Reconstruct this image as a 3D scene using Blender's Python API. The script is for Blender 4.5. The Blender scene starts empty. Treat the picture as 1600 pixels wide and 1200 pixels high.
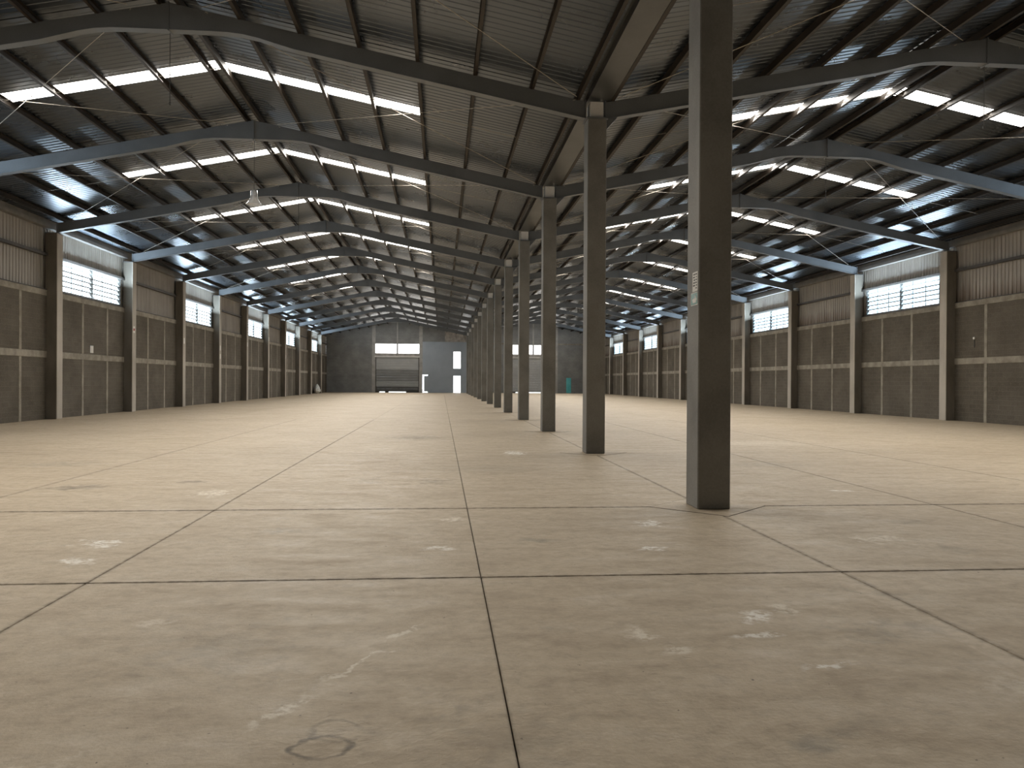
import bpy, bmesh, math, random
from mathutils import Vector, Matrix
random.seed(7)
S = bpy.context.scene
COL = S.collection

# ------------------------------------------------------------------ camera
F_PX, YAW, PITCH, ROLL, CAM_H = 1273.6, 0.0863, -0.0030, 0.0055, 1.451
cd = bpy.data.cameras.new('camera'); cam = bpy.data.objects.new('camera', cd); COL.objects.link(cam)
cd.sensor_fit = 'HORIZONTAL'; cd.sensor_width = 36.0; cd.lens = F_PX / 1600 * 36.0
cd.clip_start = 0.05; cd.clip_end = 600
fw = Vector((math.sin(YAW) * math.cos(PITCH), math.cos(YAW) * math.cos(PITCH), math.sin(PITCH)))
rt = Vector((math.cos(YAW), -math.sin(YAW), 0)); up = rt.cross(fw)
r2 = rt * math.cos(ROLL) + up * math.sin(ROLL); u2 = up * math.cos(ROLL) - rt * math.sin(ROLL)
M = Matrix.Identity(4)
for i in range(3):
    M[i][0] = r2[i]; M[i][1] = u2[i]; M[i][2] = -fw[i]
M.translation = Vector((0, 0, CAM_H)); cam.matrix_world = M
S.camera = cam
# ------------------------------------------------------------------ world, exposure
W = bpy.data.worlds.new('world'); S.world = W; W.use_nodes = True
bgn = W.node_tree.nodes['Background']
bgn.inputs[0].default_value = (0.86, 0.93, 1.0, 1); bgn.inputs[1].default_value = 5.0
S.view_settings.view_transform = 'Standard'; S.view_settings.look = 'None'
S.view_settings.gamma = 1.0; S.view_settings.use_curve_mapping = False
S.view_settings.exposure = 0.0
S.cycles.max_bounces = 5; S.cycles.diffuse_bounces = 3; S.cycles.glossy_bounces = 2; S.cycles.adaptive_threshold = 0.06; S.cycles.transparent_max_bounces = 4
SKYLIGHT, WIN_LEFT, WIN_RIGHT, WIN_FAR = 6.0, 2.8, 1.3, 4.0
LOUVRE_W = 300.0   # daylight thrown up under the eaves by the blades of each louvred window
SUN_TILT, DAY_W = math.radians(35), 145.0   # daylight falling through each roof light, slanting from the far end

# ------------------------------------------------------------------ dimensions (metres)
D, Y0 = 7.2, 9.085
def YN(n): return Y0 + n * D
XL, XR = -13.83, 19.93            # inner faces of the wall columns
WL, WR = -14.20, 20.30            # inner faces of the masonry walls
XC0, CW, CD = 2.92, 0.384, 0.444  # central columns: left face, width, depth
RIDGE = {'left': -5.33, 'right': 11.52}
SL = 0.2
Z_BEAM, Z_SHEET = 8.80, 8.965     # top of beams / underside of sheets at the ridge
NB0, NB1 = -2, 13                 # first bay, end frame
YB, YE = YN(NB0), YN(NB1)
PURL = [0.22 + 1.157 * k for k in range(8)]
ORD = ['nearest', 'second', 'third', 'fourth', 'fifth', 'sixth', 'seventh', 'eighth', 'ninth', 'tenth', 'eleventh', 'twelfth', 'thirteenth', 'fourteenth']

# ------------------------------------------------------------------ materials
def new_mat(name):
    m = bpy.data.materials.new(name); m.use_nodes = True
    return m, m.node_tree.nodes, m.node_tree.links, m.node_tree.nodes['Principled BSDF']
def N(nodes, t, **kw):
    n = nodes.new(t)
    for k, v in kw.items(): setattr(n, k, v)
    return n
def mixc(nodes, links, fac, a, b, blend='MIX'):
    m = N(nodes, 'ShaderNodeMix', data_type='RGBA', blend_type=blend)
    for sock, v in ((m.inputs[0], fac), (m.inputs[6], a), (m.inputs[7], b)):
        if isinstance(v, bpy.types.NodeSocket): links.new(v, sock)
        elif isinstance(v, (int, float)): sock.default_value = v
        else: sock.default_value = (*v, 1)
    return m.outputs[2]
def noise(nodes, links, vec, scale, detail=4, rough=.55):
    n = N(nodes, 'ShaderNodeTexNoise'); n.inputs['Scale'].default_value = scale
    n.inputs['Detail'].default_value = detail; n.inputs['Roughness'].default_value = rough
    if vec is not None: links.new(vec, n.inputs['Vector'])
    return n.outputs['Fac']
def mrange(nodes, links, v, a, b, c=0., d=1., smooth=False):
    m = N(nodes, 'ShaderNodeMapRange')
    if smooth: m.interpolation_type = 'SMOOTHSTEP'
    links.new(v, m.inputs[0])
    for i, x in enumerate((a, b, c, d)): m.inputs[i + 1].default_value = x
    return m.outputs[0]
def mapping(nodes, links, vec, loc=(0, 0, 0), rot=(0, 0, 0), sc=(1, 1, 1), kind='POINT'):
    m = N(nodes, 'ShaderNodeMapping', vector_type=kind); links.new(vec, m.inputs[0])
    m.inputs[1].default_value = loc; m.inputs[2].default_value = rot; m.inputs[3].default_value = sc
    return m.outputs[0]
def bump(nodes, links, bsdf, h, strength, dist=.01):
    b = N(nodes, 'ShaderNodeBump'); b.inputs['Strength'].default_value = strength
    b.inputs['Distance'].default_value = dist; links.new(h, b.inputs['Height']); links.new(b.outputs[0], bsdf.inputs['Normal'])
def pos(nodes): return nodes.new('ShaderNodeNewGeometry').outputs['Position']

def rough_mat(name, c1, c2, scale=2., rough=.85, metal=0., bmp=.3, fine=40., streak=None, spec=.4):
    """weathered surface: broad and fine noise between two own colours"""
    m, n, l, b = new_mat(name); p = pos(n)
    v = mapping(n, l, p, sc=streak) if streak else p
    a = noise(n, l, v, scale, 3); f = noise(n, l, p, fine, 2)
    t = N(n, 'ShaderNodeMath', operation='MULTIPLY_ADD'); l.new(f, t.inputs[0]); t.inputs[1].default_value = .35
    l.new(a, t.inputs[2])
    c = mixc(n, l, mrange(n, l, t.outputs[0], .5, .85), c1, c2); l.new(c, b.inputs['Base Color'])
    b.inputs['Roughness'].default_value = rough; b.inputs['Metallic'].default_value = metal
    b.inputs['Specular IOR Level'].default_value = spec
    if bmp: bump(n, l, b, f, bmp)
    return m
def emit_mat(name, col, strength, base=(.8, .8, .8)):
    m, n, l, b = new_mat(name); b.inputs['Base Color'].default_value = (*base, 1)
    b.inputs['Emission Color'].default_value = (*col, 1); b.inputs['Emission Strength'].default_value = strength
    b.inputs['Roughness'].default_value = .4
    return m

def floor_mat(ya, yb):
    """one concrete everywhere; the marks that lie on a row of slabs are listed for that row only"""
    m, n, l, b = new_mat('dusty concrete'); p = pos(n)
    big = noise(n, l, mapping(n, l, p, sc=(.5, .5, .5)), .8, 4)
    mid = noise(n, l, mapping(n, l, p, rot=(0, 0, .5), sc=(1, 2.2, 1)), 1.6, 4, .62)
    fin = noise(n, l, p, 38, 3, .6)
    c = mixc(n, l, mrange(n, l, big, .35, .68), (.51, .41, .285), (.58, .475, .34))
    c = mixc(n, l, mrange(n, l, mid, .50, .70, 0, .6), c, (.40, .315, .225))
    dust = noise(n, l, mapping(n, l, p, rot=(0, 0, -.35), sc=(3.5, 5, 1)), 2.2, 4, .68)
    c = mixc(n, l, mrange(n, l, dust, .52, .72, 0, .42), c, (.36, .285, .20))
    c = mixc(n, l, mrange(n, l, mid, .25, .42, .38, 0), c, (.66, .56, .43))
    c = mixc(n, l, mrange(n, l, fin, .35, .7, 0, .28), c, (.43, .345, .25))
    mot = noise(n, l, p, 9, 5, .7); c = mixc(n, l, mrange(n, l, mot, .48, .66, 0, .42), c, (.33, .26, .18))
    c = mixc(n, l, mrange(n, l, mot, .30, .45, .32, 0), c, (.71, .61, .47))
    speck = mrange(n, l, noise(n, l, p, 26, 2, .5), .735, .78, 0, .8); c = mixc(n, l, speck, c, (.10, .08, .06))
    # dirt lodged along the joints
    sp = N(n, 'ShaderNodeSeparateXYZ'); l.new(p, sp.inputs[0]); rag = noise(n, l, p, 11, 4, .65)
    for ax, at, wd, sg in (('X', -5.37, .05, .5), ('X', -2.51, .035, .6), ('X', .30, .02, .45), ('X', 3.07, .05, .6), ('X', 5.90, .05, .5), ('X', 8.73, .05, .5), ('Y', 6.03, .06, .7), ('Y', 9.32, .085, .75)):
        if ax == 'Y' and not ya - .1 < at < yb + .1: continue
        if yb > 60: continue
        d = N(n, 'ShaderNodeMath', operation='SUBTRACT'); l.new(sp.outputs[ax], d.inputs[0]); d.inputs[1].default_value = at
        ab = N(n, 'ShaderNodeMath', operation='ABSOLUTE'); l.new(d.outputs[0], ab.inputs[0])
        q = N(n, 'ShaderNodeMath', operation='MULTIPLY'); l.new(mrange(n, l, ab.outputs[0], wd * .15, wd, sg, 0, True), q.inputs[0]); l.new(mrange(n, l, rag, .38, .58, .25, 1), q.inputs[1])
        c = mixc(n, l, q.outputs[0], c, (.16, .125, .085))
    # pale worn strip beside the column-line joint, in front of the nearest column
    d = N(n, 'ShaderNodeMath', operation='SUBTRACT'); l.new(sp.outputs['X'], d.inputs[0]); d.inputs[1].default_value = 2.98
    ab = N(n, 'ShaderNodeMath', operation='ABSOLUTE'); l.new(d.outputs[0], ab.inputs[0])
    q = N(n, 'ShaderNodeMath', operation='MULTIPLY'); l.new(mrange(n, l, ab.outputs[0], .05, .085, .7, 0, True), q.inputs[0]); l.new(mrange(n, l, sp.outputs['Y'], 5.0, 6.6, 1, 0), q.inputs[1])
    q2 = N(n, 'ShaderNodeMath', operation='MULTIPLY'); l.new(q.outputs[0], q2.inputs[0]); l.new(mrange(n, l, rag, .35, .6, 1, .2), q2.inputs[1])
    c = mixc(n, l, q2.outputs[0], c, (.68, .57, .43))
    # stains, scuffs and splashes: x, y, half-length, half-width, angle, colour, strength, roughness of outline
    dk = (.13, .105, .075); gy = (.22, .20, .16); wh = (.92, .88, .80); lt = (.78, .70, .57)
    st = [(-4.85, 11.4, .42, .3, .1, dk, .75, .9), (-3.53, 11.93, .25, .14, .1, dk, .75, .9), (-3.0, 7.5, .16, .22, .6, wh, .8, 1.5),
          (-2.9, 6.75, .12, .2, .5, wh, .75, 1.5), (-.64, 21.0, .9, .9, 0, dk, .6, 1.2), (1.5, 3.14, .13, .12, .3, gy, .75, .7),
          (1.7, 3.3, .25, .12, .2, gy, .4, 1.2), (1.95, 4.9, .1, .17, -.5, wh, .8, 1.2), (1.82, 4.54, .17, .05, .1, wh, .75, 1.0),
          (2.1, 8.2, .14, .22, .2, wh, .85, 1.8), (1.86, 7.0, .12, .1, .2, wh, .85, 1.6), (1.98, 4.02, .17, .04, .05, wh, .75, 1.),
          (1.16, 4.62, .1, .2, .2, lt, .8, 1.), (1.28, 4.3, .12, .08, .2, lt, .7, 1.), (2.2, 5.05, .1, .15, .2, lt, .7, 1.2),
          (4.5, 6.8, .22, .25, .2, gy, .55, .9), (4.1, 7.3, .3, .2, .2, lt, .7, 1.4), (.9, 7.4, .25, .12, .05, gy, .6, 1.),
          (.65, 4.75, .1, .1, .1, gy, .6, 1.), (-.2, 4.75, .22, .035, 1.0, lt, .8, .8), (-.42, 4.2, .35, .03, .95, lt, .8, .9),
          (-.7, 3.65, .25, .04, 1.0, lt, .7, .9), (-1.5, 3.15, .3, .05, .7, lt, .6, 1.), (-1.7, 5.0, .2, .08, .3, lt, .55, 1.),
          (-1.2, 4.5, .6, .5, .2, gy, .35, 1.3), (-1.5, 8.0, .3, .2, .2, gy, .5, 1.2), (.0, 7.1, .15, .1, .1, wh, .75, 1.3),
          (.1, 8.6, .2, .15, .1, lt, .8, 1.3), (-2.9, 10.7, .25, .4, .1, lt, .8, 1.3), (-.1, 11.8, .35, .5, .3, dk, .45, 1.5),
          (1.5, 16.5, .25, .5, 0, wh, .85, 1.2), (5.4, 10.6, .18, .1, 0, wh, .7, 1.), (3.0, 5.4, .5, .12, -.5, gy, .35, 1.2),
          (2.6, 4.6, .5, .2, 0, gy, .5, 1.2), (2.9, 3.6, .4, .3, .2, lt, .45, 1.4), (.3, 3.3, .4, .5, .2, gy, .3, 1.5),
          (4.9, 8.2, .25, .2, 0, gy, .5, 1.), (-6.5, 14.5, .9, .6, .1, gy, .4, 1.3), (5.8, 14.0, .9, .6, .1, gy, .35, 1.3),
          (-1.05, 12.0, .2, .5, .4, gy, .55, 1.4), (7.5, 19, 1.6, 1.0, .1, lt, .5, 1.4), (0.8, 13.5, 1.2, .9, .1, gy, .3, 1.4)]
    st = [q for q in st if ya - q[2] - q[3] - .5 < q[1] < yb + q[2] + q[3] + .5]
    nv = N(n, 'ShaderNodeTexNoise'); nv.inputs['Scale'].default_value = 7; nv.inputs['Detail'].default_value = 4; l.new(p, nv.inputs['Vector'])
    ns = N(n, 'ShaderNodeVectorMath', operation='SUBTRACT'); l.new(nv.outputs['Color'], ns.inputs[0]); ns.inputs[1].default_value = (.5, .5, .5)
    brk_ = mrange(n, l, noise(n, l, p, 17, 5, .65), .40, .56, .05, 1, True); brs = mrange(n, l, noise(n, l, p, 6, 5, .6), .35, .65, .25, 1)
    for (x, y, a, w, ang, colr, stg, ir) in st:
        sc = N(n, 'ShaderNodeVectorMath', operation='MULTIPLY_ADD'); l.new(ns.outputs[0], sc.inputs[0])
        k = ir * 1.1 * min(1.0, (a + w)); sc.inputs[1].default_value = (k, k, 0); l.new(p, sc.inputs[2])
        v = mapping(n, l, sc.outputs[0], loc=(x, y, 0), rot=(0, 0, ang), sc=(a, w, 1), kind='TEXTURE')
        ln = N(n, 'ShaderNodeVectorMath', operation='LENGTH'); l.new(v, ln.inputs[0])
        mk = N(n, 'ShaderNodeMath', operation='MULTIPLY'); l.new(mrange(n, l, ln.outputs['Value'], .35 if stg > .65 else .0, 1.15, stg, 0, True), mk.inputs[0])
        l.new(brk_ if colr in (wh, lt) else brs, mk.inputs[1]); c = mixc(n, l, mk.outputs[0], c, colr)
    # worn ring mark near the camera
    for (x, y, a, w, r0) in ((-.46, 3.28, .12, .095, 1.), (-.42, 3.42, .12, .1, 1.)):
        if not ya < y < yb: continue
        sc = N(n, 'ShaderNodeVectorMath', operation='MULTIPLY_ADD'); l.new(ns.outputs[0], sc.inputs[0]); sc.inputs[1].default_value = (.13, .13, 0); l.new(p, sc.inputs[2])
        v = mapping(n, l, sc.outputs[0], loc=(x, y, 0), sc=(a, w, 1), kind='TEXTURE')
        ln = N(n, 'ShaderNodeVectorMath', operation='LENGTH'); l.new(v, ln.inputs[0])
        d = N(n, 'ShaderNodeMath', operation='SUBTRACT'); l.new(ln.outputs['Value'], d.inputs[0]); d.inputs[1].default_value = r0
        ab = N(n, 'ShaderNodeMath', operation='ABSOLUTE'); l.new(d.outputs[0], ab.inputs[0])
        mk = N(n, 'ShaderNodeMath', operation='MULTIPLY'); l.new(mrange(n, l, ab.outputs[0], .02, .2, .85 if y < 3.3 else .5, 0, True), mk.inputs[0]); l.new(brs, mk.inputs[1])
        c = mixc(n, l, mk.outputs[0], c, (.14, .12, .09))
    l.new(c, b.inputs['Base Color'])
    l.new(mrange(n, l, mid, .3, .7, .52, .72), b.inputs['Roughness']); b.inputs['Specular IOR Level'].default_value = .16
    h = N(n, 'ShaderNodeMath', operation='MULTIPLY_ADD'); l.new(mid, h.inputs[0]); h.inputs[1].default_value = 2.; l.new(fin, h.inputs[2])
    bump(n, l, b, h.outputs[0], .32, .012)
    return m

def block_mat(name, c1, c2, axis):
    """rendered concrete blockwork: courses show as faint relief only"""
    m, n, l, b = new_mat(name); p = pos(n)
    sx = N(n, 'ShaderNodeSeparateXYZ'); l.new(p, sx.inputs[0]); cx = N(n, 'ShaderNodeCombineXYZ')
    l.new(sx.outputs['Y' if axis == 'x' else 'X'], cx.inputs[0]); l.new(sx.outputs['Z'], cx.inputs[1])
    br = N(n, 'ShaderNodeTexBrick'); l.new(cx.outputs[0], br.inputs['Vector'])
    br.inputs['Scale'].default_value = 1.; br.inputs['Brick Width'].default_value = .42; br.inputs['Row Height'].default_value = .17
    br.inputs['Mortar Size'].default_value = .014; br.inputs['Mortar Smooth'].default_value = .6
    br.inputs['Color1'].default_value = (.45, .45, .45, 1); br.inputs['Color2'].default_value = (.62, .62, .62, 1); br.inputs['Mortar'].default_value = (.8, .8, .8, 1)
    big = noise(n, l, p, .8, 3); fin = noise(n, l, p, 24, 2)
    c = mixc(n, l, mrange(n, l, big, .32, .7), c1, c2)
    c = mixc(n, l, .45, c, br.outputs['Color'], 'SOFT_LIGHT')
    c = mixc(n, l, mrange(n, l, fin, .5, .75, 0, .3), c, (.30, .27, .22))
    l.new(c, b.inputs['Base Color']); b.inputs['Roughness'].default_value = .92; b.inputs['Specular IOR Level'].default_value = .2
    h = N(n, 'ShaderNodeMath', operation='MULTIPLY_ADD'); l.new(br.outputs['Fac'], h.inputs[0]); h.inputs[1].default_value = .8; l.new(fin, h.inputs[2])
    bump(n, l, b, h.outputs[0], .5, .015)
    return m

def roof_mat():
    m, n, l, b = new_mat('galvanised roof sheet'); p = pos(n)
    a = noise(n, l, p, .7, 4); f = noise(n, l, mapping(n, l, p, sc=(.35, 5, 1)), 3., 4)
    c = mixc(n, l, mrange(n, l, a, .3, .7), (.092, .107, .128), (.13, .147, .168))
    c = mixc(n, l, mrange(n, l, f, .5, .75, 0, .35), c, (.10, .10, .10)); l.new(c, b.inputs['Base Color'])
    b.inputs['Metallic'].default_value = .85; l.new(mrange(n, l, a, .3, .7, .25, .34), b.inputs['Roughness'])
    return m

def clad_mat():
    m, n, l, b = new_mat('weathered wall sheet'); p = pos(n)
    v = mapping(n, l, p, sc=(1, 6, .25)); s = noise(n, l, v, 1.6, 5); a = noise(n, l, p, .6, 3)
    c = mixc(n, l, mrange(n, l, a, .3, .7), (.34, .31, .27), (.45, .415, .37))
    c = mixc(n, l, mrange(n, l, s, .5, .72, 0, .55), c, (.20, .178, .148))
    c = mixc(n, l, mrange(n, l, s, .3, .42, .3, 0), c, (.56, .53, .48))
    # rust creeping up from the lower edge of the sheets
    sx = N(n, 'ShaderNodeSeparateXYZ'); l.new(p, sx.inputs[0])
    t = N(n, 'ShaderNodeMath', operation='MULTIPLY_ADD'); l.new(s, t.inputs[0]); t.inputs[1].default_value = -1.5; l.new(sx.outputs['Z'], t.inputs[2])
    rx = mrange(n, l, sx.outputs['X'], 10, 12)
    mm = N(n, 'ShaderNodeMath', operation='MULTIPLY'); l.new(mrange(n, l, t.outputs[0], 3.95, 4.55, .75, 0), mm.inputs[0]); l.new(rx, mm.inputs[1])
    c = mixc(n, l, mm.outputs[0], c, (.12, .065, .03))
    l.new(c, b.inputs['Base Color']); b.inputs['Roughness'].default_value = .6; b.inputs['Metallic'].default_value = .15
    return m

MAT = dict(
    floor_a=floor_mat(-9, 2.72), floor_b=floor_mat(2.72, 6.03), floor_c=floor_mat(6.03, 9.32), floor_d=floor_mat(9.32, 16.525), floor_e=floor_mat(16.525, 30.925), floor_f=floor_mat(31.5, 200),
    under=rough_mat('dirt in the joints', (.05, .04, .03), (.11, .085, .06), 8),
    column=rough_mat('grey concrete column', (.215, .207, .192), (.30, .29, .267), 1.2, .75, bmp=.15, spec=.3),
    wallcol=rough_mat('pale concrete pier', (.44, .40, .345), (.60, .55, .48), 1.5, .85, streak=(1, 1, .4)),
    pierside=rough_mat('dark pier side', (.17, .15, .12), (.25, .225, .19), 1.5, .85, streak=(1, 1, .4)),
    tie=rough_mat('raw concrete tie', (.26, .235, .19), (.44, .40, .33), 2.5, .9, streak=(1, 1, 1)),
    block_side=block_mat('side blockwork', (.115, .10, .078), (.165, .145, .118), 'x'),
    block_end=block_mat('end blockwork', (.25, .255, .255), (.35, .355, .352), 'y'),
    plaster=rough_mat('blue grey plaster', (.42, .48, .55), (.48, .54, .61), .7, .8, bmp=.1),
    pale=rough_mat('pale unpainted render', (.34, .31, .28), (.60, .56, .52), 2.5, .9),
    steel=rough_mat('grey painted steel', (.15, .16, .17), (.195, .207, .22), 1., .5, bmp=.08, spec=.4),
    purlin=rough_mat('dark primed purlin', (.026, .019, .013), (.042, .031, .022), 2., .6, bmp=.05),
    girt=rough_mat('dark girt', (.06, .055, .05), (.09, .08, .07), 2., .6, bmp=.05),
    eave=rough_mat('eave channel', (.18, .17, .155), (.25, .235, .215), 2., .6, bmp=.05),
    post=rough_mat('grey concrete post', (.42, .41, .395), (.55, .54, .52), 2., .9),
    gutter=rough_mat('zinc gutter', (.085, .087, .085), (.115, .117, .115), 1., .4, metal=.4, bmp=.05),
    roof=roof_mat(), clad=clad_mat(),
    rod=rough_mat('zinc rod', (.50, .45, .38), (.62, .57, .5), 3., .45, metal=.3, bmp=0),
    wire=rough_mat('dark cable', (.05, .05, .05), (.08, .08, .08), 5., .6, bmp=0),
    shutter=rough_mat('grey roller shutter', (.25, .255, .25), (.30, .305, .30), 1., .9, bmp=0, spec=.1),
    shutter_lt=rough_mat('pale roller shutter', (.48, .49, .49), (.56, .57, .57), 1., .9, bmp=0, spec=.1),
    shutter_md=rough_mat('mid grey roller shutter', (.34, .345, .335), (.40, .405, .395), 1., .9, bmp=0, spec=.1),
    shutter_dk=rough_mat('dark grey roller shutter', (.12, .12, .115), (.16, .16, .155), 1., .9, bmp=0, spec=.1),
    frame=rough_mat('dark window frame', (.07, .07, .065), (.11, .105, .10), 3., .5, bmp=0),
    alum=rough_mat('aluminium trim', (.55, .56, .56), (.66, .67, .67), 3., .35, metal=.4, bmp=0),
    trim=rough_mat('pale steel lintel', (.72, .70, .67), (.85, .83, .80), 2., .6, bmp=0),
    turq=rough_mat('turquoise paint', (.13, .60, .64), (.20, .72, .76), 2., .5, bmp=0),
    paper=rough_mat('white paper', (.78, .76, .72), (.88, .86, .82), 5., .8, bmp=0),
    ink=rough_mat('dark ink', (.05, .05, .05), (.08, .08, .08), 5., .8, bmp=0),
    green=rough_mat('green sign', (.02, .16, .115), (.03, .20, .14), 5., .4, bmp=0),
    red=rough_mat('red print', (.45, .05, .05), (.5, .07, .06), 5., .6, bmp=0),
    sack=rough_mat('white plastic sack', (.66, .66, .62), (.82, .82, .78), 6., .6, bmp=.3),
    bulb=rough_mat('lamp housing', (.35, .36, .36), (.5, .5, .5), 6., .3, metal=.5, bmp=0),
    ground=rough_mat('pale yard', (.45, .43, .38), (.55, .52, .46), .5, .9),
    skylight=emit_mat('translucent roof light', (1.0, .965, .90), SKYLIGHT),
    pane_l=emit_mat('louvre glass west', (.66, .88, 1.0), WIN_LEFT),
    pane_r=emit_mat('louvre glass east', (.50, .80, 1.0), WIN_RIGHT),
    pane_f=emit_mat('end wall glazing', (1.0, .98, .95), WIN_FAR),
)
mg, ng, lg, bg_ = new_mat('clear acrylic'); bg_.inputs['Base Color'].default_value = (.85, .85, .85, 1)
bg_.inputs['Roughness'].default_value = .15; bg_.inputs['Alpha'].default_value = .35; MAT['acrylic'] = mg

# ------------------------------------------------------------------ mesh helpers
def box(bm, x0, x1, y0, y1, z0, z1, bev=0.):
    vs = [bm.verts.new((x, y, z)) for z in (z0, z1) for y in (y0, y1) for x in (x0, x1)]
    fs = [(0, 2, 3, 1), (4, 5, 7, 6), (0, 1, 5, 4), (2, 6, 7, 3), (0, 4, 6, 2), (1, 3, 7, 5)]
    fl = [bm.faces.new([vs[i] for i in f]) for f in fs]
    if bev:
        es = {e for f in fl for e in f.edges}
        bmesh.ops.bevel(bm, geom=list(es), offset=bev, segments=1, affect='EDGES')
def prism(bm, poly, a0, a1, axis='y'):
    """extrude a polygon (2-D list) along an axis: y -> (x,z) outline, x -> (y,z), z -> (x,y)"""
    def P(q, a):
        return (q[0], a, q[1]) if axis == 'y' else (a, q[0], q[1]) if axis == 'x' else (q[0], q[1], a)
    A = [bm.verts.new(P(q, a0)) for q in poly]; B = [bm.verts.new(P(q, a1)) for q in poly]
    n = len(poly); bm.faces.new(A); bm.faces.new(B[::-1])
    for i in range(n): bm.faces.new((A[i], B[i], B[(i + 1) % n], A[(i + 1) % n]))
def tube(bm, p, q, r, seg=6, r1=None):
    p, q = Vector(p), Vector(q); d = (q - p).normalized(); a = d.orthogonal().normalized(); b = d.cross(a)
    r1 = r if r1 is None else r1
    A = [bm.verts.new(p + (a * math.cos(t) + b * math.sin(t)) * r) for t in [2 * math.pi * i / seg for i in range(seg)]]
    B = [bm.verts.new(q + (a * math.cos(t) + b * math.sin(t)) * r1) for t in [2 * math.pi * i / seg for i in range(seg)]]
    for i in range(seg): bm.faces.new((A[i], A[(i + 1) % seg], B[(i + 1) % seg], B[i]))
    bm.faces.new(A[::-1]); bm.faces.new(B)
def lathe(bm, prof, seg=20):
    rings = [[bm.verts.new((r * math.cos(2 * math.pi * i / seg), r * math.sin(2 * math.pi * i / seg), z)) for i in range(seg)] for r, z in prof]
    for a, b in zip(rings, rings[1:]):
        for i in range(seg): bm.faces.new((a[i], a[(i + 1) % seg], b[(i + 1) % seg], b[i]))
def mesh(fn, mat, name='m'):
    bm = bmesh.new(); fn(bm); bmesh.ops.recalc_face_normals(bm, faces=bm.faces)
    me = bpy.data.meshes.new(name); bm.to_mesh(me); bm.free(); me.materials.append(MAT[mat]); return me
def ob(name, me, parent=None, loc=(0, 0, 0), rot=(0, 0, 0)):
    o = bpy.data.objects.new(name, me); COL.objects.link(o); o.location = loc; o.rotation_euler = rot
    if parent is not None: o.parent = parent
    return o
def part(name, fn, mat, parent=None, loc=(0, 0, 0), rot=(0, 0, 0)): return ob(name, mesh(fn, mat, name), parent, loc, rot)
def bpart(name, mat, parent, *b, bev=0.): return part(name, lambda bm: box(bm, *b, bev=bev), mat, parent)
def tag(o, label, cat, group=None, kind=None):
    o['label'] = label; o['category'] = cat
    if group: o['group'] = group
    if kind: o['kind'] = kind
    return o
def thing(name, label, cat, loc=(0, 0, 0), group=None, kind='thing'): return tag(ob(name, None, None, loc), label, cat, group, kind)

# ================================================================== FLOOR
floor = bpart('floor', 'under', None, WL - .3, WR + .3, YB - .2, YE + .2, -.30, -.035)
tag(floor, 'dusty beige concrete floor of the whole hall, cut into slabs by dark joints', 'floor', kind='structure')
jx = [WL - .1, -11.03, -8.2, -5.37, -2.51, .30, 3.07, 5.90, 8.73, 11.58, 14.4, 17.2, WR + .1]
jy = [YB, -.6, 2.72, 6.03, 9.32] + [YN(n) + .24 for n in range(1, 13)] + [YE]
def half_gap_x(i): return .0 if i in (0, len(jx) - 1) else (.0035 if jx[i] in (-2.51, .30, 3.07) else .004)
def half_gap_y(j): return .0 if j in (0, len(jy) - 1) else (.009 if jy[j] in (6.03, 9.32, 2.72) else .0025)
for i in range(len(jx) - 1):
    for j in range(len(jy) - 1):
        bpart('floor_slab', 'floor_' + ('a' if jy[j] < 2.7 else 'b' if jy[j] < 6 else 'c' if jy[j] < 9.3 else 'd' if jy[j] < 16.5 else 'e' if jy[j] < 30.9 else 'f'), floor, jx[i] + half_gap_x(i), jx[i + 1] - half_gap_x(i + 1), jy[j] + half_gap_y(j), jy[j + 1] - half_gap_y(j + 1), -.035, 0, bev=.004)
# diamond shaped isolation pads round the central columns
CXM = XC0 + CW / 2; CYM = CD / 2
def diamond(r): return [(-r, 0), (0, -r * 1.02), (r, 0), (0, r * 1.02)]
pad_j = mesh(lambda bm: prism(bm, diamond(.70), -.02, .0012, 'z'), 'under'); pad = mesh(lambda bm: prism(bm, diamond(.682), -.02, .0035, 'z'), 'floor_f')
for n in range(13):
    pj = ob('pad_joint', pad_j, floor, (CXM, YN(n) + CYM, 0)); ob('column_pad', pad, pj)
tag(bpart('ground', 'ground', None, -60, 70, YE + .2, YE + 60, -.4, -.12), 'pale yard outside beyond the far openings', 'yard', kind='structure')

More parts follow.
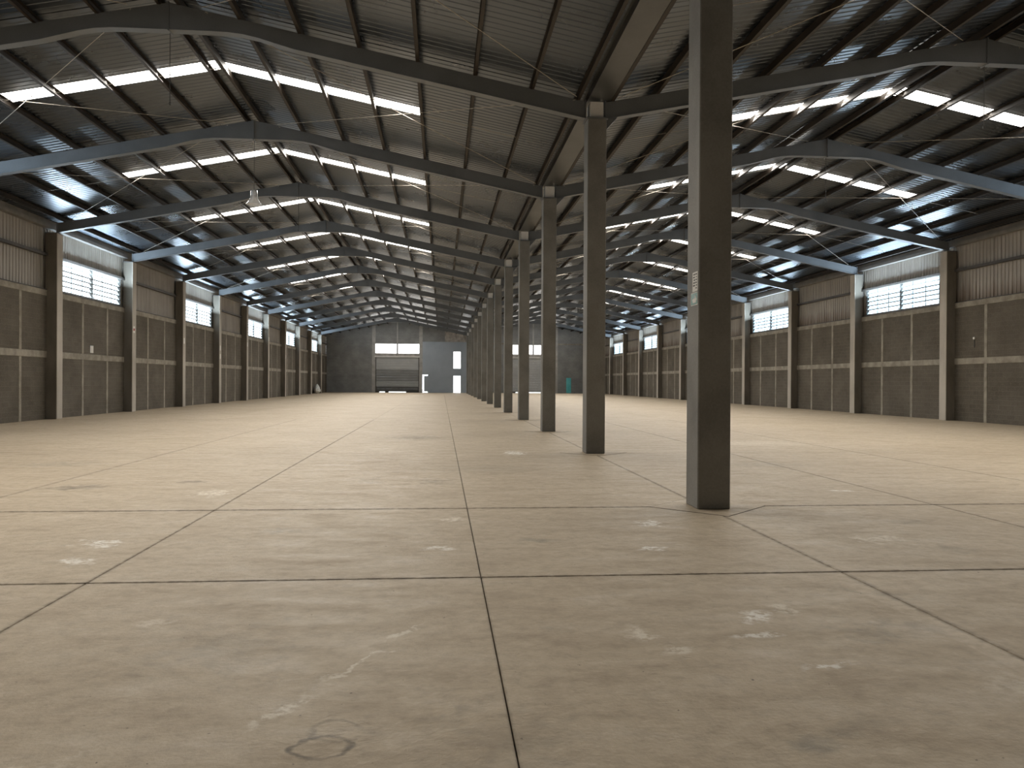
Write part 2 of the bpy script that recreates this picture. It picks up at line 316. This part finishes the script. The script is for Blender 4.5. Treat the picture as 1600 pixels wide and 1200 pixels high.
# ================================================================== SIDE WALLS
def corr_profile(L, pitch, h):
    """trapezoidal rib profile along a length: list of (s, offset)"""
    out = []; n = max(1, round(L / pitch)); p = L / n
    for i in range(n): out += [(i * p, 0), (i * p + p * .62, 0), (i * p + p * .72, h), (i * p + p * .9, h)]
    return out + [(L, 0)]
def side_wall(side):
    s = 1 if side == 'left' else -1; X = WL if s > 0 else WR
    def xb(a, b):  # a,b measured into the hall from the wall face
        u, v = X + s * a, X + s * b; return (min(u, v), max(u, v))
    w = bpart('wall_' + side, 'block_side', None, *xb(-.22, -.05), YB, YE, -.1, 4.66)
    tag(w, f'{side} side wall of grey blockwork with concrete ties below ribbed metal cladding', 'wall', kind='structure')
    ties = (3.03, 5.40)
    xs = [.0, ties[0], ties[1], D]
    tw = .085
    def pan(y0, y1, z0, z1): return mesh(lambda bm: box(bm, *xb(-.06, 0), y0, y1, z0, z1, bev=.006), 'block_side')
    pans = [pan(xs[k] + (tw if k else .0), xs[k + 1] - (tw if k < 2 else 0), z0, z1) for k in range(3) for z0, z1 in ((0, 2.22), (2.46, 4.45))]
    def tie(y): return mesh(lambda bm: [box(bm, *xb(-.06, .012), y - tw, y + tw, z0, z1, bev=.008) for z0, z1 in ((0, 2.22), (2.46, 4.45))], 'tie')
    tms = [tie(y) for y in ties]
    beams = [mesh(lambda bm, a=a, b=b: box(bm, *xb(-.06, .016), 0, D, a, b, bev=.01), 'tie') for a, b in ((2.22, 2.46), (4.45, 4.66))]
    pr = corr_profile(D, .20, .022)
    def clad(bm, y0, y1, z0, z1):
        q = [(a, h) for a, h in pr if y0 - 1e-6 <= a <= y1 + 1e-6]
        lo = [bm.verts.new((X + s * (-.12 + h), y, z0)) for y, h in q]; hi = [bm.verts.new((X + s * (-.12 + h), y, z1)) for y, h in q]
        for i in range(len(q) - 1): bm.faces.new((lo[i], lo[i + 1], hi[i + 1], hi[i]))
    full = mesh(lambda bm: clad(bm, 0, D, 4.60, 7.25), 'clad')
    wy0, wy1 = 1.14, 6.86
    def holed(bm):
        clad(bm, 0, D, 5.98, 7.25); clad(bm, 0, wy0 + .1, 4.60, 5.98); clad(bm, wy1 - .06, D, 4.60, 5.98); clad(bm, 0, D, 4.5, 4.66)
    hol = mesh(holed, 'clad')
    girt = mesh(lambda bm: box(bm, *xb(-.09, .04), 0, D, 5.89, 5.99), 'girt')
    eave = mesh(lambda bm: [box(bm, *xb(-.1, .10), 0, D, 6.90, 7.03), box(bm, *xb(-.1, .03), 0, D, 7.03, 7.2)], 'eave')
    flash = mesh(lambda bm: box(bm, *xb(-.2, .03), 0, D, 4.66, 4.69), 'girt')
    for n in range(NB0, NB1):
        win = n % 2 == 1 and n >= 1; y = YN(n)
        for m in pans: ob('masonry_panel', m, w, (0, y, 0))
        for m in tms: ob('tie_column', m, w, (0, y, 0))
        for m in beams: ob('bond_beam', m, w, (0, y, 0))
        ob('cladding_sheet', hol if win else full, w, (0, y, 0)); ob('girt', girt, w, (0, y, 0))
        ob('eave_beam', eave, w, (0, y, 0)); ob('flashing', flash, w, (0, y, 0))
    # louvred windows in every other bay
    nrow = 6; z0, z1 = 4.76, 5.92; ym = (wy0 + wy1) / 2
    fr = mesh(lambda bm: [box(bm, *xb(-.16, -.02), wy0 - .06, wy1 + .06, 4.66, z0), box(bm, *xb(-.16, -.02), wy0 - .06, wy1 + .06, z1, 5.99),
                          box(bm, *xb(-.16, -.02), wy0 - .06, wy0, z0, z1), box(bm, *xb(-.16, -.02), wy1, wy1 + .06, z0, z1)], 'frame')
    mu = mesh(lambda bm: box(bm, *xb(-.15, -.03), ym - .03, ym + .03, z0, z1), 'frame')
    rh = (z1 - z0) / nrow
    def blade(bm, a, b):
        za, zb = .012, rh - .012
        P = [(X + s * -.058, za), (X + s * -.048, za), (X + s * -.158, zb), (X + s * -.168, zb)]
        prism(bm, P, a, b, 'y')
    bl = [mesh(lambda bm, a=a, b=b: blade(bm, a, b), 'pane_l' if s > 0 else 'pane_r') for a, b in ((wy0 + .012, ym - .035), (ym + .035, wy1 - .012))]
    rail = mesh(lambda bm: box(bm, *xb(-.075, -.028), wy0, wy1, -.018, .018), 'frame')
    clip = mesh(lambda bm: box(bm, *xb(-.045, -.03), -.014, .014, z0, z1), 'frame')
    hdl = mesh(lambda bm: [tube(bm, (X + s * -.02, -.05, 4.72), (X + s * .03, 0, 4.83), .012), tube(bm, (X + s * .03, 0, 4.83), (X + s * -.02, .06, 4.72), .012)], 'alum')
    no = 0
    for n in range(1, 13, 2):
        if n > 11: break
        y = YN(n); no += 1
        k = (n + 1) // 2 + (0 if s > 0 else 6)
        o = thing(f'window_{k}', (f'louvred window high in the {side} wall, ' + ('just before the photo edge' if n == 1 else f'{ORD[(n - 3) // 2]} from the camera' if n > 3 else 'nearest and largest in view')),
                  'window', (0, y, 0), f'louvred windows of the {side} wall', 'structure')
        ob('window_frame', fr, o); ob('mullion', mu, o)
        for r in range(nrow):
            for m in bl: ob('louvre_blade', m, o, (0, 0, z0 + r * rh))
            if r: ob('glazing_rail', rail, o, (0, 0, z0 + r * rh))
        for f in (1 / 3, 2 / 3):
            for a, b in ((wy0, ym), (ym, wy1)): ob('blade_clip', clip, o, (0, a + (b - a) * f, 0))
        ob('crank_handle', hdl, o, (0, ym, 0))
        ld = bpy.data.lights.new('louvre_daylight', 'AREA'); ld.shape = 'RECTANGLE'; ld.size = 5.6; ld.size_y = .34
        ld.energy = LOUVRE_W; ld.color = (.66, .84, 1.0)
        lo_ = bpy.data.objects.new('louvre_daylight', ld); COL.objects.link(lo_)
        ax = Vector((0, 1, 0)); nz = Vector((-s * .28, 0, -.96)); ay = nz.cross(ax)      # local -z shines up and into the hall
        lo_.matrix_world = Matrix(((ax.x, ay.x, nz.x, X + s * .16), (ax.y, ay.y, nz.y, y + ym), (ax.z, ay.z, nz.z, 5.55), (0, 0, 0, 1)))
side_wall('left'); side_wall('right')

# wall columns -----------------------------------------------------------------
def wall_cols(side):
    s = 1 if side == 'left' else -1; X = XL if s > 0 else XR; Wf = WL if s > 0 else WR
    x0, x1 = sorted((X, Wf - s * .05))
    xa_, xb_ = sorted((X - s * .025, Wf - s * .05)); xf0, xf1 = sorted((X, X - s * .03))
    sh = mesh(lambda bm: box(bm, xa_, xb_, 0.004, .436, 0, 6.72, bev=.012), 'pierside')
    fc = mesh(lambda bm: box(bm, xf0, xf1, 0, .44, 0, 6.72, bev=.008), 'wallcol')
    cp = mesh(lambda bm: box(bm, x0 - .01, x1 + .01, -.02, .46, 6.72, 6.735), 'steel')
    for n in range(0, 13):
        v = n - 3
        lab = (f'pale concrete pier on the {side} wall, {ORD[v]} from the camera' if v >= 0 else f'pale concrete pier on the {side} wall outside the photo edge, {["first", "second", "third"][n]} of them')
        if v == 0: lab = f'pale concrete pier on the {side} wall, nearest and tallest in view'
        o = thing('wall_column', lab, 'column', (0, YN(n) + .04, 0), f'piers along the {side} wall')
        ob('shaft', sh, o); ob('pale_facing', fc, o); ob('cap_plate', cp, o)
wall_cols('left'); wall_cols('right')

# ================================================================== CEILING
ceil = thing('ceiling', 'ribbed grey metal double gable roof with dark purlins', 'roof', kind='structure')
SK0, SK1, SKD = 3.42, 3.98, 4.83
def sheet_mesh(dmax, skylight):
    def f(bm):
        def strip(y0, y1, d0, d1, nsub):
            q = [(y0 + a, h) for a, h in corr_profile(y1 - y0, .20, .010)]
            q = [(y, h) for y, h in q]
            ds = [d0 + (d1 - d0) * i / nsub for i in range(nsub + 1)]
            rows = [[bm.verts.new((d, y, -SL * d + h)) for y, h in q] for d in ds]
            for a, b in zip(rows, rows[1:]):
                for i in range(len(q) - 1): bm.faces.new((a[i], a[i + 1], b[i + 1], b[i]))
        if not skylight: strip(0, D, 0, dmax, 2); return
        strip(0, SK0, 0, dmax, 2); strip(SK1, D, 0, dmax, 2); strip(SK0, SK1, SKD, dmax, 1)
    return mesh(f, 'roof')
sheets = {(o, k): sheet_mesh(8.95 if o else 8.22, k) for o in (0, 1) for k in (0, 1)}
def sky_piece(bm):
    pr = [(SK0 + a, h) for a, h in corr_profile(SK1 - SK0, .28, .028)]
    A = [bm.verts.new((.03, y, -SL * .03 + h + .002)) for y, h in pr]; B = [bm.verts.new((SKD, y, -SL * SKD + h + .002)) for y, h in pr]
    for i in range(len(pr) - 1): bm.faces.new((A[i], A[i + 1], B[i + 1], B[i]))
skym = mesh(sky_piece, 'skylight')
ridge_cap = mesh(lambda bm: prism(bm, [(-.30, -.045), (0, .02), (.30, -.045), (.30, -.035), (0, .04), (-.30, -.035)], 0, D), 'roof')
sag = mesh(lambda bm: tube(bm, (PURL[0], 3.52, -SL * PURL[0]), (PURL[6], 3.52, -SL * PURL[6]), .007, 4), 'rod')
sagr = mesh(lambda bm: tube(bm, (-PURL[0], 3.52, -SL * PURL[0]), (PURL[0], 3.52, -SL * PURL[0]), .007, 4), 'rod')
brace = [mesh(lambda bm, a=a, b=b: tube(bm, (a, .1, -SL * a - .03), (b, 7.1, -SL * b - .03), .007, 4), 'rod') for a, b in ((.7, 8.0), (8.0, .7))]
for nave in ('left', 'right'):
    xr = RIDGE[nave]
    for side in (-1, 1):
        outer = (side < 0) == (nave == 'left')
        rot = (0, 0, 0)
        for n in range(NB0, NB1):
            has = n >= 0 or (n == -1 and outer)  # unseen outer strips before the first column, added to brighten the near floor
            o = ob('roof_sheet', sheets[(1 if outer else 0, 1 if has else 0)], ceil, (xr, YN(n), Z_SHEET)); o.scale = (side, 1, 1)
            if has:
                k = ob('skylight', skym, None, (xr, YN(n), Z_SHEET)); k.scale = (side, 1, 1)
                sl = 'outer' if outer else 'inner'
                ld = bpy.data.lights.new('skylight_daylight', 'AREA'); ld.shape = 'RECTANGLE'; ld.size = 4.6; ld.size_y = .50
                ld.energy = DAY_W; ld.color = (1.0, .955, .885); ld.spread = math.radians(122)
                lo_ = bpy.data.objects.new('skylight_daylight', ld); COL.objects.link(lo_)
                dm = 2.43; lo_.location = (xr + side * dm, YN(n) + (SK0 + SK1) / 2, Z_SHEET - SL * dm - .10)
                lo_.rotation_euler = (Matrix.Rotation(side * math.atan(SL), 3, 'Y') @ Matrix.Rotation(-SUN_TILT, 3, 'X')).to_euler()
                tag(k, f'glowing skylight strip on the {sl} slope of the {nave} gable, ' + (f'{ORD[n - 1]} from the camera' if n >= 2 else 'nearest and longest in view' if n == 1 else 'overhead above the photo edge' if n == 0 else 'unseen, added for floor light'), 'skylight', f'skylight strips of the {nave} gable', 'thing')
            if 0 <= n <= 7:
                for m in brace:
                    q = ob('brace_rod', m, ceil, (xr, YN(n), Z_BEAM)); q.scale = (side, 1, 1)
            if 0 <= n:
                q = ob('sag_rod', sag, ceil, (xr, YN(n), Z_BEAM + .03)); q.scale = (side, 1, 1)
        for i, d in enumerate(PURL):
            if not outer: d = min(d, 8.10)
            def pf(bm, d=d):
                z = -SL * d; t = .006; w = .065; h = .155
                # lipped channel: web on the downhill side
                for (a, b, c, e) in ((d, d + t, z, z + h), (d - w, d, z, z + t), (d - w, d, z + h - t, z + h), (d - w, d - w + t, z, z + .02)):
                    box(bm, a, b, YB, YE, c, e)
            q = part('purlin', pf, 'purlin', ceil, (xr, 0, Z_BEAM)); q.scale = (side, 1, 1)
    for n in range(NB0, NB1):
        ob('ridge_cap', ridge_cap, ceil, (xr, YN(n), Z_SHEET))
        if n >= 0: ob('sag_rod', sagr, ceil, (xr, YN(n), Z_BEAM + .03))
# valley gutter over the central columns
gut = thing('valley_gutter', 'long grey metal valley gutter above the central row of columns', 'gutter')
for n in range(NB0, NB1):
    part('gutter_length', lambda bm: [box(bm, 2.94, 3.42, 0, D - .004, 7.19, 7.20), box(bm, 2.94, 2.96, 0, D - .004, 7.20, 7.36), box(bm, 3.40, 3.42, 0, D - .004, 7.20, 7.36),
                                      box(bm, 2.82, 2.94, 0, D - .004, 7.34, 7.36), box(bm, 3.42, 3.36 + .18, 0, D - .004, 7.34, 7.36)], 'gutter', gut, (0, YN(n), 0))

# ================================================================== ROOF BEAMS
def zb_bot(d):
    z1 = 8.28; line = 8.47 - SL * d
    if d <= .8: return z1
    if d >= 2.4: return line
    t = (d - .8) / 1.6; h = t * t * (3 - 2 * t)
    return (z1 - .02 * t) * (1 - h) + line * h
def beam_half(bm, dend, y0=-.085, y1=.085):
    ds = [0, .4, .8, 1.1, 1.4, 1.7, 2.0, 2.4, 5.0, dend]
    poly = [(d, zb_bot(d)) for d in ds] + [(d, Z_BEAM - SL * d) for d in (dend, 4., 0)]
    prism(bm, poly, y0, y1)
    # welded bottom and top flanges
    for a, b in zip(ds, ds[1:]):
        prism(bm, [(a, zb_bot(a) - .012), (b, zb_bot(b) - .012), (b, zb_bot(b) + .001), (a, zb_bot(a) + .001)], y0 - .02, y1 + .02)
beamm = {o: mesh(lambda bm, d=d: beam_half(bm, d), 'steel') for o, d in ((1, 8.55), (0, 8.22))}
plate = mesh(lambda bm: box(bm, -.012, .012, -.12, .12, 8.24, 8.81), 'steel')
endp = mesh(lambda bm: box(bm, -.01, .01, -.13, .13, -.02, .36), 'steel')
for nave in ('left', 'right'):
    xr = RIDGE[nave]
    for n in range(0, 13):
        lab = f'grey steel roof beam bent over the {nave} half, ' + (f'{ORD[n - 1]} from the camera' if n > 1 else 'nearest and largest in view' if n else 'overhead above the photo edge')
        o = thing('roof_beam', lab, 'beam', (xr, YN(n) + .22, 0), f'roof beams over the {nave} half')
        for side in (-1, 1):
            outer = (side < 0) == (nave == 'left'); de = 8.55 if outer else 8.22
            q = ob('beam_arm', beamm[1 if outer else 0], o); q.scale = (side, 1, 1)
            ob('end_plate', endp, o, (side * de, 0, 8.47 - SL * de))
        ob('apex_plate', plate, o)

# ================================================================== CENTRAL COLUMNS
colm = mesh(lambda bm: box(bm, 0, CW, 0, CD, 0, 6.78, bev=.012), 'column')
capm = mesh(lambda bm: box(bm, -.03, CW + .03, -.03, CD + .03, 6.78, 6.80), 'steel')
stub = mesh(lambda bm: box(bm, .05, CW - .06, .03, CD - .03, 6.80, 7.13, bev=.01), 'trim')
brk = mesh(lambda bm: prism(bm, [(CW, 6.58), (CW, 6.80), (CW + .24, 6.85)], .12, .32), 'steel')
for n in range(13):
    lab = 'nearest and largest grey concrete column, with a white notice above a green sign' if n == 0 else f'grey concrete column in the central row, {ORD[n]} from the camera'
    o = thing('concrete_column', lab, 'column', (XC0, YN(n), 0), 'columns of the central row')
    ob('shaft', colm, o); ob('cap_plate', capm, o); ob('bearing_stub', stub, o); ob('bracket', brk, o)

# ================================================================== FAR END WALL
def zroof(x): return Z_SHEET - SL * min(abs(x - RIDGE['left']), abs(x - RIDGE['right']))
fwall = thing('wall_far', 'dark grey blockwork end wall with pale concrete posts and two roller doors', 'wall', (0, 0, 0), kind='structure')
def fpanel(name, mat, x0, x1, z0, z1=None, y=0., th=.16):
    """z1 None: up to the roof line"""
    def f(bm):
        if z1 is not None: box(bm, x0, x1, YE + y, YE + y + th, z0, z1, bev=.008); return
        xs = [x0] + [r for r in list(RIDGE.values()) + [3.1] if x0 < r < x1] + [x1]
        prism(bm, [(x0, z0), (x1, z0)] + [(x, zroof(x) + .03) for x in reversed(xs)], YE + y, YE + y + th)
    return part(name, f, mat, fwall)
for nave, xa, xd0, xd1, xz in (('left', WL - .1, -8.22, -2.80, 3.1), ('right', WR + .1, 14.27, 8.85, 3.1)):
    g = 1 if nave == 'left' else -1
    lo, hi = min(xd0, xd1), max(xd0, xd1)
    def seg(name, mat, a, b, *r, **k): fpanel(name, mat, min(a, b), max(a, b), *r, **k)
    post = .42
    # outer third
    tie_x = xa + g * 3.0; e = xd0 - g * post
    for a, b in ((xa, tie_x - g * .09), (tie_x + g * .09, e)):
        for z0, z1 in ((0, 4.45), (4.60, 6.12), (6.30, None)): seg('masonry_panel', 'block_end', a, b, z0, z1)
    seg('tie_column', 'block_end', tie_x - g * .09, tie_x + g * .09, 0, None, y=-.015)
    seg('bond_beam', 'block_end', xa, e, 4.45, 4.60, y=-.012)
    seg('bond_beam', 'tie' if nave == 'right' else 'block_end', xa, e, 6.12, 6.30, y=-.02)
    for q in (xd0 - g * post / 2, xd1 + g * post / 2): seg('concrete_post', 'post', q - post / 2, q + post / 2, 0, None, y=-.06, th=.3)
    # over the door: lintel, glazing, gable
    seg('lintel', 'trim', lo - .1, hi + .1, 4.40, 4.56, y=-.10, th=.3)
    seg('sill_panel', 'pale', lo, hi, 4.56, 4.86)
    mid = (lo + hi) / 2
    for a, b in ((lo, mid - .08), (mid + .08, hi)): seg('masonry_panel', 'block_end', a, b, 6.12, None)
    seg('tie_column', 'post', mid - .08, mid + .08, 6.12, None, y=-.015)
    k = 13 if g > 0 else 14
    wn = thing(f'window_{k}', f'wide glaring window over the {nave} roller door in the end wall', 'window', (0, YE, 0), kind='structure')
    bpart('window_frame', 'trim', wn, lo, hi, .02, .12, 6.07, 6.12); bpart('window_frame', 'trim', wn, lo, hi, .02, .12, 4.86, 4.90)
    bpart('mullion', 'shutter', wn, mid - .09, mid + .09, -.04, .14, 4.90, 6.07)
    for a, b in ((lo, mid - .07), (mid + .07, hi)):
        for r in range(4):
            z = 4.90 + r * 1.17 / 4; bpart('window_pane', 'pane_f', wn, a + .02, b - .02, .06, .07, z + .008, z + .285)
    # roller door of interlocking slats, its bottom bar lifted unevenly
    dn = thing(f'door_{1 if g > 0 else 2}', f'closed grey roller shutter door at the far end of the {nave} half', 'door', (0, YE, 0), kind='structure')
    mt = 'shutter' if g > 0 else 'shutter_lt'
    nsl = 14; sh_ = (4.40 - .16) / nsl
    for i in range(nsl):
        z = .16 + i * sh_
        mm = ('shutter_lt' if i >= 9 else 'shutter_dk' if i < 2 else 'shutter_md' if i < 4 else mt) if g > 0 else mt  # left door slats palest at the top, darkest in the lowest rows
        part('shutter_slat', lambda bm, z=z: prism(bm, [(.07, z), (.10, z), (.10, z + sh_ - .001), (.07, z + sh_ - .001), (.055, z + sh_ - .03), (.055, z + .03)], lo + .01, hi - .01, 'x'), mm, dn)
    for a, b in ((lo, lo + .09), (hi - .09, hi)): bpart('guide_rail', 'girt', dn, a, b, .02, .13, 0, 4.40)
    part('bottom_bar', lambda bm: [box(bm, lo + .07, lo + .5, .05, .11, .0, .17), box(bm, lo + 1.2, lo + 1.65, .05, .11, 0, .17), box(bm, lo + 3.8, hi - .07, .05, .11, 0, .17), box(bm, lo + .07, hi - .07, .05, .11, .12, .18)], 'frame', dn)
# between the doors: plastered partition on the left, blockwork on the right
xp0, xp1 = -2.38, 3.30
wp = thing('wall_partition', 'smooth blue grey plastered partition beside the left roller door', 'wall', (0, YE - .05, 0), kind='structure')
ox0, ox1, dx0, dx1 = 1.44, 2.42, -2.38, -1.72
for b in ((dx1, ox0, 0, 6.38), (ox1, xp1, 0, 6.38), (ox0, ox1, 2.18, 3.05), (ox0, ox1, 5.14, 6.38), (xp0, dx1, 2.26, 6.38)):
    bpart('plaster_panel', 'plaster', wp, b[0], b[1], 0, .16, b[2], b[3])
fpanel('masonry_panel', 'block_end', xp0, .40, 6.38, None); fpanel('render_patch', 'pale', .40, 3.1, 6.38, None)
dr = thing('door_3', 'narrow grey service door left ajar, daylight showing round its edge', 'door', (0, YE, 0), kind='structure')
bpart('door_leaf', 'plaster', dr, dx0 + .20, dx1 + .02, .02, .06, .15, 2.12); bpart('door_handle', 'alum', dr, dx0 + .24, dx0 + .36, -.02, .02, 1.0, 1.03)
wn = thing('window_15', 'tall narrow bright opening in the partition above the doorway', 'window', (0, YE - .05, 0), kind='structure')
bpart('window_frame', 'alum', wn, ox0, ox0 + .04, .04, .10, 3.05, 5.14); bpart('window_frame', 'alum', wn, ox1 - .04, ox1, .04, .10, 3.05, 5.14)
bpart('window_pane', 'pane_f', wn, ox0 + .04, ox1 - .04, .06, .07, 3.06, 5.13)
dr = thing('door_4', 'open doorway full of daylight at the foot of the partition', 'door', (0, YE - .05, 0), kind='structure')
part('door_frame', lambda bm: [box(bm, ox0, ox0 + .05, .0, .17, 0, 2.18), box(bm, ox1 - .05, ox1, 0, .17, 0, 2.18), box(bm, ox0, ox1, 0, .17, 2.13, 2.18)], 'alum', dr)
for z0, z1 in ((0, 4.45), (4.60, 6.12), (6.30, None)): fpanel('masonry_panel', 'block_end', 3.1 if z0 > 6.2 else 3.30, 8.43, z0, z1)
fpanel('bond_beam', 'block_end', 3.3, 8.43, 4.45, 4.60, y=-.012); fpanel('bond_beam', 'tie', 3.3, 8.43, 6.12, 6.30, y=-.02)
dr = thing('door_5', 'small turquoise door in the end wall right of the second roller door', 'door', (0, YE, 0), kind='structure')
bpart('door_leaf', 'turq', dr, 15.80, 16.42, -.05, -.01, .02, 1.95)
for z in (.15, 1.05): bpart('door_panel', 'turq', dr, 15.89, 16.33, -.062, -.048, z, z + .78)
bpart('door_handle', 'alum', dr, 16.32, 16.38, -.09, -.05, 1.0, 1.03)
# wall behind the camera
wb = part('wall_back', lambda bm: prism(bm, [(WL - .1, -.1), (WR + .1, -.1), (WR + .1, 7.2), (11.52, 8.99), (3.1, 7.3), (-5.33, 8.99), (WL - .1, 7.2)], YB - .2, YB), 'block_end')
tag(wb, 'dark blockwork gable wall behind the camera', 'wall', kind='structure')

# ================================================================== SMALL THINGS
# pendant cables and the one remaining lamp, hung from the beam apexes
for nave, n, ln, lab in (('left', 1, 1.38, 'dark cable hanging from the nearest beam apex, left half'), ('left', 3, 1.2, 'dark cable hanging from the third beam apex, left half'),
                         ('right', 1, 1.3, 'dark cable hanging from the nearest beam apex, right half'), ('right', 2, 1.3, 'dark cable hanging from the second beam apex, right half')):
    o = thing('pendant_cable', lab, 'cable', (RIDGE[nave], YN(n) + .22, 8.262), 'bare pendant cables')
    part('cable', lambda bm: tube(bm, (0, 0, 0), (0, 0, -ln), .008, 6), 'wire', o)
    part('connector', lambda bm: lathe(bm, [(.001, -ln - .06), (.022, -ln - .05), (.022, -ln), (.001, -ln + .02)], 8), 'wire', o)
o = thing('pendant_lamp', 'clear bell shaped high bay lamp hanging under the second beam apex', 'lamp', (RIDGE['left'], YN(2) + .22, 8.262))
part('cable', lambda bm: tube(bm, (0, 0, 0), (0, 0, -1.42), .008, 6), 'wire', o)
part('lamp_housing', lambda bm: lathe(bm, [(.001, -1.42), (.09, -1.43), (.10, -1.47), (.10, -1.60), (.001, -1.62)], 16), 'bulb', o)
part('lamp_shade', lambda bm: lathe(bm, [(.10, -1.58), (.115, -1.66), (.16, -1.74), (.225, -1.82), (.228, -1.83), (.165, -1.75), (.11, -1.67)], 24), 'acrylic', o)
part('bulb', lambda bm: lathe(bm, [(.001, -1.74), (.035, -1.72), (.05, -1.67), (.03, -1.6)], 12), 'paper', o)
# notice and sign on the nearest column, on its left face
o = thing('paper_notice', 'white printed notice stuck on the nearest column above the green sign', 'notice', (XC0, YN(0), 2.505))
bpart('sheet', 'paper', o, -.004, -.001, .035, .225, 0, .225)
def lines(bm):
    for r in range(6):
        for c, (a, b) in enumerate(((.06, .115), (.13, .20))):
            if r == 5 and c: continue
            box(bm, -.0055, -.0035, a + .006 * (r % 2), b - .01 * ((r * 2 + c) % 3), .19 - r * .032, .19 - r * .032 + .014)
part('print', lines, 'ink', o)
o = thing('safety_sign', 'small green safety sign with a white symbol on the nearest column', 'sign', (XC0, YN(0), 2.345))
bpart('plate', 'paper', o, -.004, -.001, .03, .285, 0, .15); bpart('green_field', 'green', o, -.0055, -.0035, .04, .275, .01, .14)
part('symbol', lambda bm: [prism(bm, [(.08, .03), (.20, .03), (.225, .07), (.16, .085), (.10, .08)], -.007, -.005, 'x'), prism(bm, [(.06, .06), (.09, .05), (.13, .11), (.11, .12)], -.007, -.005, 'x')], 'paper', o)
# notices stuck on piers and wall
stick = mesh(lambda bm: box(bm, 0, .004, .12, .32, 0, .30), 'paper'); strip = mesh(lambda bm: box(bm, .004, .006, .14, .30, .1, .2), 'red')
for n, z, lab in ((4, 3.55, 'small red and white sticker on the second pier of the left wall'), (5, 3.4, 'small white sticker on the third pier of the left wall'),
                  (6, 3.3, 'upper of two white stickers on the fourth pier of the left wall'), (6, 2.78, 'lower of two white stickers on the fourth pier of the left wall'),
                  (7, 3.85, 'small white sticker on the fifth pier of the left wall'), (8, 4.6, 'white sticker high on the sixth pier of the left wall'),
                  (9, 3.4, 'small white sticker on the seventh pier of the left wall')):
    o = thing('sticker', lab, 'sticker', (XL + .001, YN(n), z), 'stickers on the left piers'); ob('sheet', stick, o)
    if n == 4: ob('red_print', strip, o)
o = thing('wall_notice', 'square white notice fixed to the left wall between two ties', 'notice', (WL + .001, 34.40, 2.52))
bpart('sheet', 'paper', o, .0, .008, 0, .30, 0, .30); bpart('frame_edge', 'alum', o, .008, .012, .0, .30, .28, .30)
o = thing('wall_fitting', 'tiny white fitting on the right wall beyond the nearest pier', 'fitting', (WR, 29.53, 3.20))
part('body', lambda bm: box(bm, -.05, 0, -.05, .05, -.04, .05, bev=.012), 'paper', o); bpart('stem', 'wire', o, -.02, 0, -.01, .01, -.35, -.04)
# crumpled white sack against the left wall
def sackf(bm):
    bmesh.ops.create_icosphere(bm, subdivisions=3, radius=.5); rnd = random.Random(3)
    for v in bm.verts:
        t = max(0, v.co.z + .5); k = 1 - .62 * t; v.co.x *= k * .8; v.co.y *= k * 2.4; v.co.z = t * 1.05
        v.co += Vector((rnd.uniform(-.05, .05), rnd.uniform(-.09, .09), rnd.uniform(-.05, .04))); v.co.z = max(0, v.co.z)
o = part('rubble_sack', sackf, 'sack', None, (WL + .42, 92.4, 0)); tag(o, 'crumpled white sack heaped against the left wall near the far corner', 'sack')
o = part('floor_patch', lambda bm: prism(bm, [(-.5, -.4), (.45, -.55), (.6, .3), (-.1, .6), (-.6, .3)], 0, .006, 'z'), 'paper', None, (-2.3, 81, 0.001))  # flat white patch with an irregular outline on the floor
tag(o, 'scrap of plain white lying on the floor before the left roller door', 'scrap')
